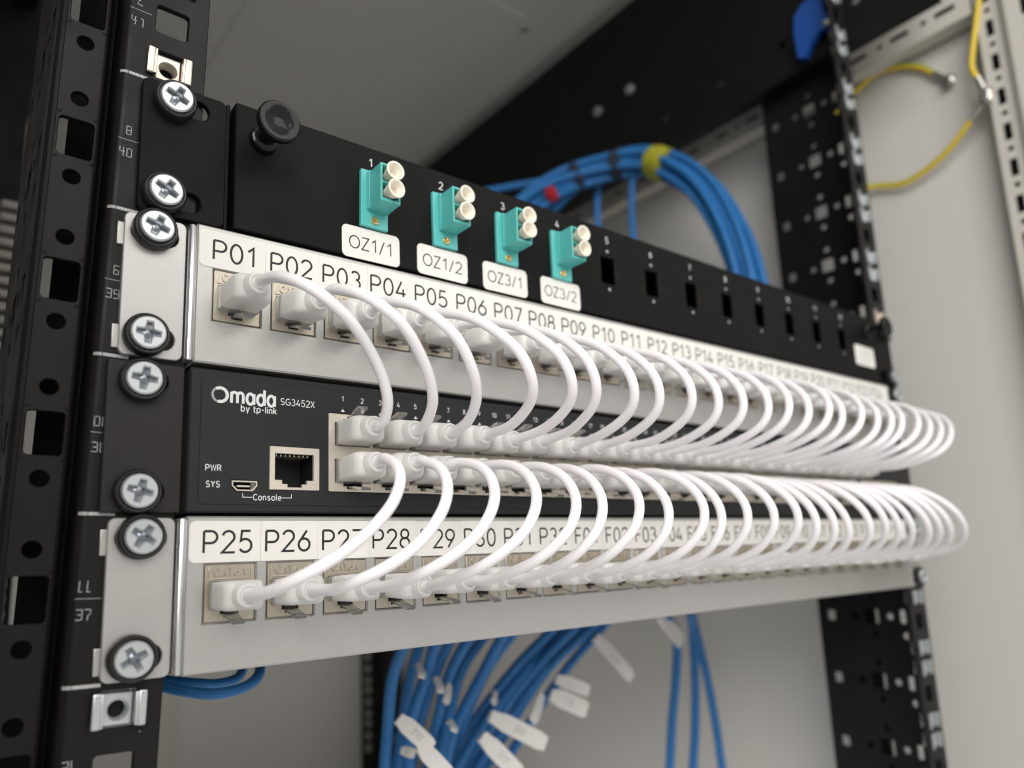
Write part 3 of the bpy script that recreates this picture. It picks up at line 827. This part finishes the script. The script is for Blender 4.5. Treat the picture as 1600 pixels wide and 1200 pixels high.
for s in (-1, 1):
    e = MB('powder')
    xo, xi = s * 237.6, s * 212.6
    e.plate(rect(min(xo, xi), max(xo, xi), .5, 44.0, 2.2, 4), [slot(s * 227.0, 6.35, 3.2, 4.2), slot(s * 225.6, 38.1, 3.2, 4.4)], 2.0, FR(-1.05), .3)
    e.box(min(s * 212.6, s * 211.4), max(s * 212.6, s * 211.4), -1.6, 118, .6, 43.9, .3)
    e.obj('ear', fp)
    k = MB('gloss')
    k.lathe((s * 201.5, YP, 33.2), (0, -1, 0), [(0, 4.6), (1.2, 4.6), (2.0, 4.2), (2.4, 3.2), (3.0, 2.7), (9.0, 2.6), (10.2, 3.6), (11.2, 5.6), (12.0, 6.6), (13.0, 6.9), (14.2, 6.8), (14.7, 6.3), (14.8, 5.6), (14.0, 3.6), (13.6, 1.5)], 40)
    k.obj('latch_knob', fp)
def adapter_meshes():
    # local: x across, z up, y = 0 on the drawer front
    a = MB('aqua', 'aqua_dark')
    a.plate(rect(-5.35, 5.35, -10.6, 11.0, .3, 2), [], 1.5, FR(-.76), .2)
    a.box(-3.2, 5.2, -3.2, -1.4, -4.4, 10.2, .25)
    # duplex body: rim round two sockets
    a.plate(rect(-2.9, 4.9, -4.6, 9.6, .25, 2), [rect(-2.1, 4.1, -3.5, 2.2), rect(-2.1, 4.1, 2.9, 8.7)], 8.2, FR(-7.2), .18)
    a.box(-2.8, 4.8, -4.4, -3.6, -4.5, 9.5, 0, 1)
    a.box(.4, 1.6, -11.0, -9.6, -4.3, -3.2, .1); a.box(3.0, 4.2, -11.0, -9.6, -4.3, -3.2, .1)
    c = MB('cap')
    c.lathe((0, 0, 0), (0, -1, 0), [(-3, 1.9), (1.0, 2.1), (1.4, 2.6), (2.6, 2.75), (3.6, 3.1), (4.4, 3.45), (4.75, 3.38), (4.85, 3.1), (4.7, 2.65), (3.4, 1.75), (1.5, 1.25), (1.2, .2)], 28)
    s = MB('brass')
    s.plate(circ(0, 0, 1.45, 18), [cross(.95, .22, .1)], .6, FR(-.3), .12)
    s.lathe((0, 0, 0), (0, -1, 0), [(-.2, 1.3), (.05, 1.25)], 12)
    return a.mesh('fibre_adapter'), c.mesh('dust_cap'), s.mesh('adapter_screw')
AM, AC, AS = adapter_meshes()
for i, (tx, num) in enumerate((('OZ1/1', '1'), ('OZ1/2', '2'), ('OZ3/1', '3'), ('OZ3/2', '4')), 1):
    ad = inst('fibre_adapter', AM, fp, (fx(i) + random.uniform(-.3, .3), YP - .02, 22.9 + random.uniform(-.2, .2)), (0, math.radians(random.uniform(-.8, .8)), 0))
    inst('dust_cap', AC, ad, (1.0, -10.2, 5.8), (math.radians(random.uniform(-5, 3)), 0, math.radians(random.uniform(-5, 5))))
    inst('dust_cap', AC, ad, (1.0, -10.2, -.5), (math.radians(random.uniform(-3, 5)), 0, math.radians(random.uniform(-5, 5))))
    inst('adapter_screw', AS, ad, (0, -1.52, -8.0), (0, random.uniform(0, 1.5), 0))
    if i > 1: inst('adapter_screw', AS, ad, (-.6, -1.52, 9.4), (0, random.uniform(0, 1.5), 0))
    lx = -162.3 + 30.1 * (i - 1)
    y = YP - .1
    tilt = [0.4, -.6, .3, -.3][i - 1]
    lb = MB('label')
    ca, sa = math.cos(math.radians(tilt)), math.sin(math.radians(tilt))
    LT = lambda u, v, w, y=y: (lx + u * ca - v * sa, y - w, 6.15 + u * sa + v * ca)
    lb.plate(rect(-11.3, 11.3, -5.9, 5.85, 1.9, 5), [], .2, lambda u, v, w: LT(u, v, w - .06))
    lo = lb.obj('label_tape', fp)
    lt = MB('ink'); glyphs(lt, tx, 4.5, lambda u, v, w: LT(u, v, w, y - .08), .105, .17, 0, -2.3, 0, True, 1.06); lt.obj('lettering', lo, normals=False)
nm = MB('white_ink')
for i in range(1, 13):
    glyphs(nm, str(i), 2.9, FR(YP - .07), .13, .18, fx(i) + (-.6 if i < 5 else 0), 36.7, 0, True)
nm.obj('printed_number', fp, normals=False)
sb = MB('label'); sb.plate(rect(183.5, 208.5, 9.2, 22.6, 1.9, 4), [], .2, FR(YP - .16)); sbo = sb.obj('label_tape', fp)
sm = MB('grey_ink')
for r_ in range(3):
    x = 187.5
    while x < 203:
        sm.stroke([(x, 18.8 - r_ * 3.4), (x + 1.0, 17.0 - r_ * 3.4)], .45, FR(YP - .28)); sm.stroke([(x + 1.4, 18.8 - r_ * 3.4), (x + 1.4, 17.0 - r_ * 3.4)], .45, FR(YP - .29)); x += 3.2
sm.obj('lettering', sbo, normals=False)
for i in range(5, 13):
    for z in (32.7, 14.2):
        MB('steel').lathe((fx(i), YP + .35, z), (0, -1, 0), [(-.3, .8), (.3, .78), (.4, .5)], 8).obj('thread_insert', fp)

# ================================================================== WHITE PATCH CORDS
def plug_meshes():
    p = MB('clear')
    p.box(-5.8, 5.8, -2.9, 11.5, -3.85, 3.75, .35)
    b = MB('boot')
    def sec(y, hx, hz, n, zo=0.0, N=32):
        out = []
        for i in range(N):
            a = 2 * math.pi * i / N; c, s = math.cos(a), math.sin(a)
            out.append((hx * math.copysign(abs(c) ** (2 / n), c), y, zo + hz * math.copysign(abs(s) ** (2 / n), s)))
        return out
    b.rings([sec(-2.2, 5.5, 3.5, 8), sec(-2.45, 5.85, 3.85, 8), sec(-7.0, 5.85, 4.0, 8), sec(-11.2, 5.75, 4.1, 7), sec(-12.6, 5.45, 4.05, 5), sec(-13.6, 4.7, 3.85, 3.4), sec(-14.3, 3.9, 3.6, 2.4), sec(-16.6, 3.4, 3.3, 2), sec(-17.1, 3.1, 3.1, 2), sec(-17.2, 2.7, 2.7, 2), sec(-16.6, 2.2, 2.2, 2)])
    l = MB('latch')
    def lat(pts):
        ring = []
        for y, z, w, t in pts:
            ring.append([(-w, y, z), (w, y, z), (w, y + t * .3, z - t), (-w, y + t * .3, z - t)])
        l.rings(ring)
    lat([(6, -3.95, 1.6, .8), (1.0, -4.6, 1.6, .8), (-1.6, -5.2, 1.75, .85), (-4.0, -5.7, 1.6, .85), (-8.4, -6.9, 1.7, .9), (-8.9, -7.0, 1.65, .8)])
    return p.mesh('plug_body'), b.mesh('boot'), l.mesh('latch_tab', 25)
PLM, BOM, LAM = plug_meshes()
def end_point(face, tilt_x, yaw, roll):
    R = Matrix.Rotation(yaw, 3, 'Z') @ Matrix.Rotation(tilt_x, 3, 'X')
    return R
CRD = 1.68
def add_plug(t, base, face, up, tilt, yaw):
    R = Matrix.Rotation(yaw, 3, 'Z') @ Matrix.Rotation(tilt, 3, 'X')
    if up: R = R @ Matrix.Rotation(math.pi, 3, 'Y')
    loc = Vector(face) - Vector(base)
    e = R.to_euler()
    p = inst('plug', PLM, t, loc, e)
    inst('boot', BOM, p); inst('latch_tab', LAM, p, (0, 0, 0), (math.radians(random.uniform(-3, 3)), 0, 0))
    tip = Vector(face) + R @ Vector((0, -16.4, 0)); d = R @ Vector((0, -1, 0))
    return tip, d
def smooth(t): return t * t * (3 - 2 * t)
# measured loop shapes (t, y, z)
UP0 = [(.09, -34.5, 108.2), (.17, -42.2, 104.9), (.26, -46.0, 101.8), (.35, -47.2, 98.7), (.48, -45.2, 94.6), (.62, -40.4, 89.2), (.75, -36.0, 83.0), (.86, -32.0, 76.9), (.94, -27.0, 72.4)]
UPR = [(.05, -29.5, 108.3), (.12, -39.0, 106.0), (.22, -48.0, 102.2), (.33, -54.8, 96.7), (.45, -58.8, 90.6), (.55, -59.2, 84.2), (.65, -55.8, 78.9), (.75, -48.3, 75.0), (.87, -36.5, 71.8)]
LO0 = [(.06, -27.2, 59.9), (.12, -36.0, 56.4), (.19, -41.5, 51.3), (.27, -43.6, 45.6), (.36, -44.2, 40.4), (.47, -44.6, 35.2), (.59, -45.2, 30.8), (.71, -43.8, 27.2), (.82, -39.4, 24.4), (.91, -32.6, 22.3)]
LOR = [(.04, -27.0, 60.0), (.10, -36.4, 58.6), (.18, -46.0, 54.8), (.27, -53.4, 49.0), (.37, -57.0, 42.8), (.48, -56.8, 36.4), (.60, -53.2, 31.0), (.72, -47.4, 26.8), (.83, -39.4, 23.8), (.92, -30.3, 21.8)]
def blend(A, B, k): return [tuple(p + (q - p) * k for p, q in zip(a, b)) for a, b in zip(A, B)]
def patch_cord(i, upper):
    g = 1.0 + (random.uniform(-.05, .05) if i > 1 else 0)
    if i > 14: g -= .012 * (i - 14)
    xj = JX + JW / 2 + i * JP; xs = port_x(i)
    nm_ = (UP if upper else LO)[i]
    if upper:
        lab = 'white patch cord looping from jack %s down to the upper port row of the switch' % nm_
        fj = (xj, YF, 2 * U + JZ + 7.3); fs = (xs, YF, U + 26.35)
        tj, ts = math.radians((-3 if i < 1 else 2.5) + random.uniform(-2, 2)), math.radians(random.uniform(-2, 2))
    else:
        lab = 'white patch cord looping from jack %s up to the lower port row of the switch' % nm_
        fj = (xj, YF, JZ + 7.5); fs = (xs, YF, U + 14.25)
        tj, ts = math.radians(random.uniform(-2, 2)), math.radians(-4 + random.uniform(-2, 2))
    base = (xj, 0, fj[2])
    t = thing('patch_cable', lab, 'patch cord', base, 'white patch cords looping between panel and switch')
    yj, ys = math.radians(random.uniform(-3, 5)), math.radians(random.uniform(-2, 4))
    pj, dj = add_plug(t, base, fj, False, tj, yj)
    ps, ds = add_plug(t, base, fs, upper, ts, ys)
    dxr = random.uniform(-1.4, 1.4) if i else 0; dzr = random.uniform(-1.4, 1.4) if i else 0
    mid = []
    if upper:
        for tt, y, z in blend(UP0, UPR, min(1, i / 3)):
            s = smooth(tt); b = math.sin(math.pi * tt)
            mid.append(Vector((xj + (xs - xj) * s + dxr * b, -20 + (y + 20) * g, z + dzr * b)))
        P = [pj, pj + dj * 3.0] + mid + [ps + ds * 3.0, ps]
    else:
        for tt, y, z in blend(LO0, LOR, min(1, i / 3)):
            s = smooth(tt); b = math.sin(math.pi * tt)
            mid.append(Vector((xs + (xj - xs) * s + dxr * b, -20 + (y + 20) * g, z + dzr * b)))
        P = [ps, ps + ds * 3.0] + mid + [pj + dj * 3.0, pj]
    P = [p - Vector(base) for p in P]
    MB('cord').tube(spline(P, 5), CRD, 14).obj('cord', t)
for i in range(24):
    patch_cord(i, True); patch_cord(i, False)

# ================================================================== BLUE CABLES
def wire(path, r, n=10, sub=6): return MB('blue').tube(spline(path, sub), r, n)
def flag(parent, base, s, e, w, d=.5, text=None):
    """folded paper flag from s to e (world mm), width w"""
    s, e, base = Vector(s), Vector(e), Vector(base)
    ax = (e - s); L = ax.length; ax.normalize(); ny = Vector((0, -1, 0)); ny = (ny - ax * ny.dot(ax)).normalized(); az = ax.cross(ny)
    mb = MB('flag', 'grey_ink')
    N = 8; rings = []
    for i in range(N + 1):
        u = i / N; c = s + ax * L * u - base + ny * (math.sin(u * 2.2) * 2.2)
        hw = w / 2 * (0.62 + .38 * smooth(min(1, u / .3))) * (1 if i < N else .8); hd = d + (1.2 * (1 - min(1, u / .3)))
        rings.append([c + az * hw - ny * hd, c + az * hw + ny * hd, c - az * hw + ny * hd, c - az * hw - ny * hd])
    mb.rings(rings)
    if text:
        fn = lambda u, v, q: s + ax * (L * .42 + u) - az * v - base + ny * (d + .12 + math.sin((.42 + u / L) * 2.2) * 2.2 + q)
        glyphs(mb, text, w * .32, fn, .11, .2, 0, -w * .16, 1)
    return mb.obj('cable_flag', parent, label='white folded paper flag round the cable')
def CP(px, py, y):
    d = CROT @ Vector(((px - 800 - 9.07) / 1168.5, -(py - 600 - 63.31) / 1168.5, -1.0))
    k = (y - CAM.y) / d.y
    return CAM + d * k
# trunk curving over behind the black panel and down inside the right rail
TR = [tuple(CP(760, 430, 262)), tuple(CP(806, 358, 262)), tuple(CP(852, 308, 258)), tuple(CP(905, 275, 242)), (219, 200, 392), (226, 168, 376), (226, 132, 340), (223, 106, 292), (219, 90, 240), (214, 84, 180), (205, 90, 120)]
offs = [(0, 0)] + [(6.3 * math.cos(a), 6.3 * math.sin(a)) for a in [math.radians(60 * k + 12) for k in range(6)]] + [(11.3 * math.cos(a), 11.3 * math.sin(a)) for a in [math.radians(60 * k + 42) for k in range(6)]]
for q, (oa, ob) in enumerate(offs):
    P = []
    for i, p in enumerate(TR):
        p = Vector(p); tg = (Vector(TR[min(i + 1, len(TR) - 1)]) - Vector(TR[max(i - 1, 0)])).normalized()
        a = Vector((1, .4, 0)); a = (a - tg * a.dot(tg)).normalized(); b = tg.cross(a)
        ph = .25 * i; k = 1.0 + (.9 if i == 0 else .6 if i == 1 else .25 if i == 2 else 0)
        P.append(p + a * (oa * math.cos(ph) - ob * math.sin(ph)) * k + b * (oa * math.sin(ph) + ob * math.cos(ph)) * k)
    t = thing('network_cable', 'blue network cable inside the thick trunk arching behind the black fibre panel', 'cable', P[-1], 'blue cables of the arching trunk')
    MB('blue').tube(spline([p - P[-1] for p in P], 5), 3.15, 10).obj('jacket', t)
def along(k, u):
    Q = spline(TR, 10); return Q
TS = spline(TR, 10)
def wrap(name, label, cat, i0, i1, r, m):
    seg = TS[i0:i1 + 1]; base = seg[len(seg) // 2]
    mb = MB(m); rad = [r - 1.2] + [r + random.uniform(-.5, .5) for _ in seg[1:-1]] + [r - 1.2]
    mb.tube([p - base for p in seg], rad, 20).obj(name, None, base, label=label, cat=cat)
wrap('marking_tape', 'yellow tape wrapped round the blue cable trunk at its crest', 'tape', 46, 51, 15.6, 'tape')
wrap('hook_and_loop_strap', 'black strap tying the blue trunk left of the yellow tape', 'strap', 36, 38, 15.0, 'velcro')
wrap('hook_and_loop_strap', 'black strap tying the blue trunk nearest the red tag', 'strap', 28, 30, 15.2, 'velcro')
for lab, P in [('thin blue cable dropping from the trunk left of the yellow tape, nearer the tape', [(225, 200, 388), (224, 206, 370), (224, 209, 330), (222, 206, 260), (215, 190, 180)]),
               ('thin blue cable dropping from the trunk between the two black straps', [(213, 236, 392), (214, 242, 372), (214, 244, 335), (212, 240, 260), (205, 220, 180)]),
               ('blue cable running low and straight into the trunk from the left', [tuple(CP(730, 305, 290)), tuple(CP(790, 293, 282)), tuple(CP(850, 282, 268)), tuple(CP(900, 266, 250)), tuple(CP(945, 256, 235))]),
               ('blue cable slanting into the trunk under the red tag', [tuple(CP(815, 345, 262)), tuple(CP(845, 320, 258)), tuple(CP(875, 296, 250)), tuple(CP(915, 275, 236)), tuple(CP(950, 262, 228))])]:
    b = Vector(P[0]); t = thing('network_cable', lab, 'cable', b, 'loose blue cables behind the panels')
    wire([Vector(p) - b for p in P], 3.2).obj('jacket', t)
MB('red').lathe((0, 0, 0), (.3, -1, .2), [(-4, 4), (-3, 7), (0, 7.6), (3, 7), (4, 4)], 16).obj('cable_tag', None, tuple(CP(862, 303, 240)), label='round red tag on the blue cables behind the third aqua adapter', cat='cable tag')

# fan of flagged cables below the lower panel: (points on the picture turned into places, y of each end)
FAN = [(645, 600, 110, 150), (668, 618, 125, 160), (690, 640, 112, 140), (715, 640, 130, 175), (745, 665, 120, 165), (770, 680, 140, 150), (796, 692, 118, 170), (812, 705, 150, 185),
       (872, 692, 150, 190), (888, 706, 160, 175), (905, 722, 145, 195), (920, 735, 170, 185), (934, 752, 155, 205), (950, 775, 165, 190)]
DESC = ['first', 'second', 'third', 'fourth', 'fifth', 'sixth', 'seventh', 'eighth', 'ninth', 'tenth', 'eleventh', 'twelfth', 'thirteenth', 'last']
fan_objs = []
for i, (xa, xb, ya, yb) in enumerate(FAN):
    top = CP(xa, 985 - (xa - 640) * .05, ya); bot = CP(xb, 1215, yb)
    bow = 6 + 3 * random.random()
    up = Vector((top.x + 12, ya - 50, 22 + random.uniform(-3, 3)))
    m1 = top.lerp(bot, .33) + Vector((random.uniform(-3, 3), bow, 2)); m2 = top.lerp(bot, .68) + Vector((random.uniform(-3, 3), bow, 0))
    P = [up, Vector((top.x + 8, ya - 20, 12)), top, m1, m2, bot, bot + (bot - m2) * .8]
    b = P[0]
    t = thing('network_cable', 'blue cable of the slanting fan below the lower panel, %s from the left' % DESC[i], 'cable', b, 'blue cables fanning down from the lower panel')
    wire([p - b for p in P], 3.1).obj('jacket', t)
    fan_objs.append((t, b, P))
FLG = [(0, (622, 1122), (672, 1170), 10, 100, 'Z12'), (2, (655, 1165), (700, 1215), 10, 95, None), (10, (765, 1118), (850, 1162), 12, 125, 'Z03'), (8, (752, 1150), (812, 1215), 12, 120, 'Z17'),
       (13, (930, 995), (985, 1060), 11, 150, 'Z-21'), (11, (868, 1060), (918, 1080), 10, 140, None), (12, (860, 1085), (915, 1110), 13, 138, '12'), (9, (845, 1085), (828, 1128), 9, 140, None),
       (1, (652, 1040), (656, 1062), 6, 120, None), (3, (680, 1060), (686, 1085), 6, 125, None), (5, (700, 1070), (692, 1100), 6, 140, None), (7, (772, 1082), (766, 1100), 6, 150, None), (4, (702, 1128), (706, 1146), 6, 130, None), (6, (628, 1172), (650, 1178), 6, 120, None)]
for ci, a, b2, w, y, tx in FLG:
    t, b, P = fan_objs[ci]
    flag(t, b, CP(*a, y), CP(*b2, y - 6), w * .8, text=tx)
for lab, P in [('straight blue cable hanging right of the fan under a white flag', [(1040, 960, 150), (1057, 990, 165), (1056, 1060, 170), (1050, 1130, 172), (1046, 1215, 172)]),
               ('middle blue cable of three hanging beside the right rail', [(1078, 955, 150), (1082, 985, 168), (1086, 1060, 174), (1086, 1140, 176), (1082, 1215, 176)]),
               ('blue cable bowing rightmost beside the right rail', [(1080, 955, 160), (1086, 980, 176), (1105, 1060, 182), (1118, 1130, 184), (1130, 1215, 184)])]:
    Q = [CP(*p) for p in P]; b = Q[0]
    t = thing('network_cable', lab, 'cable', b, 'blue cables hanging beside the right rail')
    wire([p - b for p in Q], 3.5).obj('jacket', t)
    if 'flag' in lab: flag(t, b, CP(1030, 960, 150), CP(1062, 1004, 158), 11)
for lab, P in [('blue cable looping low behind the P25 end of the lower panel', [(215, 1040, 80), (240, 1066, 70), (290, 1080, 62), (340, 1084, 60), (385, 1072, 64), (406, 1050, 75), (400, 1020, 95)]),
               ('second blue cable behind the P25 end, inside the lower loop', [(210, 1045, 100), (245, 1060, 90), (300, 1067, 82), (340, 1068, 82), (372, 1058, 90), (380, 1035, 100), (370, 1010, 115)])]:
    Q = [CP(*p) for p in P]; b = Q[0]
    t = thing('network_cable', lab, 'cable', b, 'blue cables looping behind the lower panel end')
    wire([p - b for p in Q], 1.9 if 'second' in lab else 2.0).obj('jacket', t)

# blue clip high inside the right rail
cb = thing('cable_clip', 'blue plastic clip with two legs high inside the right rack rail', 'cable clip', (239, 21, 427))
out = [(-15, -18), (-9, -21), (-4, -13), (4, -6), (14, -8), (15, -2), (10, 6), (9, 18), (4, 25), (-6, 25), (-14, 18), (-16, 4)]
MB('clipblue').plate([(-a, b) for a, b in reversed(out)], [], 7, lambda u, v, w: (w, u, v), 1.5).obj('clip_body', cb)
MB('steel').lathe((-4, -11, -4), (-1, 0, 0), [(0, 3), (1.5, 2.6), (2, 1.5)], 12).obj('rivet', cb)

# ================================================================== EARTH WIRES
def ground(label, P, lug, r=2.1):
    b = Vector(P[0]); t = thing('earth_wire', label, 'wire', b, 'yellow-green earth wires')
    Q = spline([Vector(p) - b for p in P], 8)
    MB('yellow').tube(Q, r, 10).obj('jacket', t)
    # green stripe: a thin bead along one side
    MB('green').tube([p + Vector((-.5, -.2, r * .55)) for p in Q], r * .6, 6).obj('stripe', t)
    e = Vector(P[-1]) - b; d = (e - (Vector(P[-2]) - b)).normalized()
    m = MB('steel')
    m.tube([e - d * 3, e + d * 9], r * 1.15, 10)
    m.lathe(e + d * 13 + Vector((-.8, 0, 0)), (-1, 0, 0), [(0, 4.8), (1, 4.8)], 20)
    m.lathe(e + d * 13 + Vector((-1.9, 0, 0)), (-1, 0, 0), [(0, 3.6), (3.0, 3.4), (3.4, 2.6)], 6)
    m.obj('ring_lug', t)
ground('yellow-green earth wire arching high across the side panel to a stud', [(300, 70, 372), (308, 40, 396), (314, 15, 412), (314, -5, 409), (314, -22, 399), (314, -33, 386)], None)
ground('yellow-green earth wire sagging across the side panel up to the punched post', [(296, 70, 334), (304, 45, 322), (312, 22, 316), (311, -2, 309), (307, -32, 317), (301, -57, 333)], None)
ground('yellow-green earth wire coming down from the top right corner to the punched post', [(296, -86, 470), (297, -80, 440), (297.5, -73, 415), (298, -65, 385), (297, -62, 368), (297.5, -65, 356)], None)

for o in bpy.data.objects:
    if o.type == 'MESH' and not o.data.materials: o.data.materials.append(M['panel'])
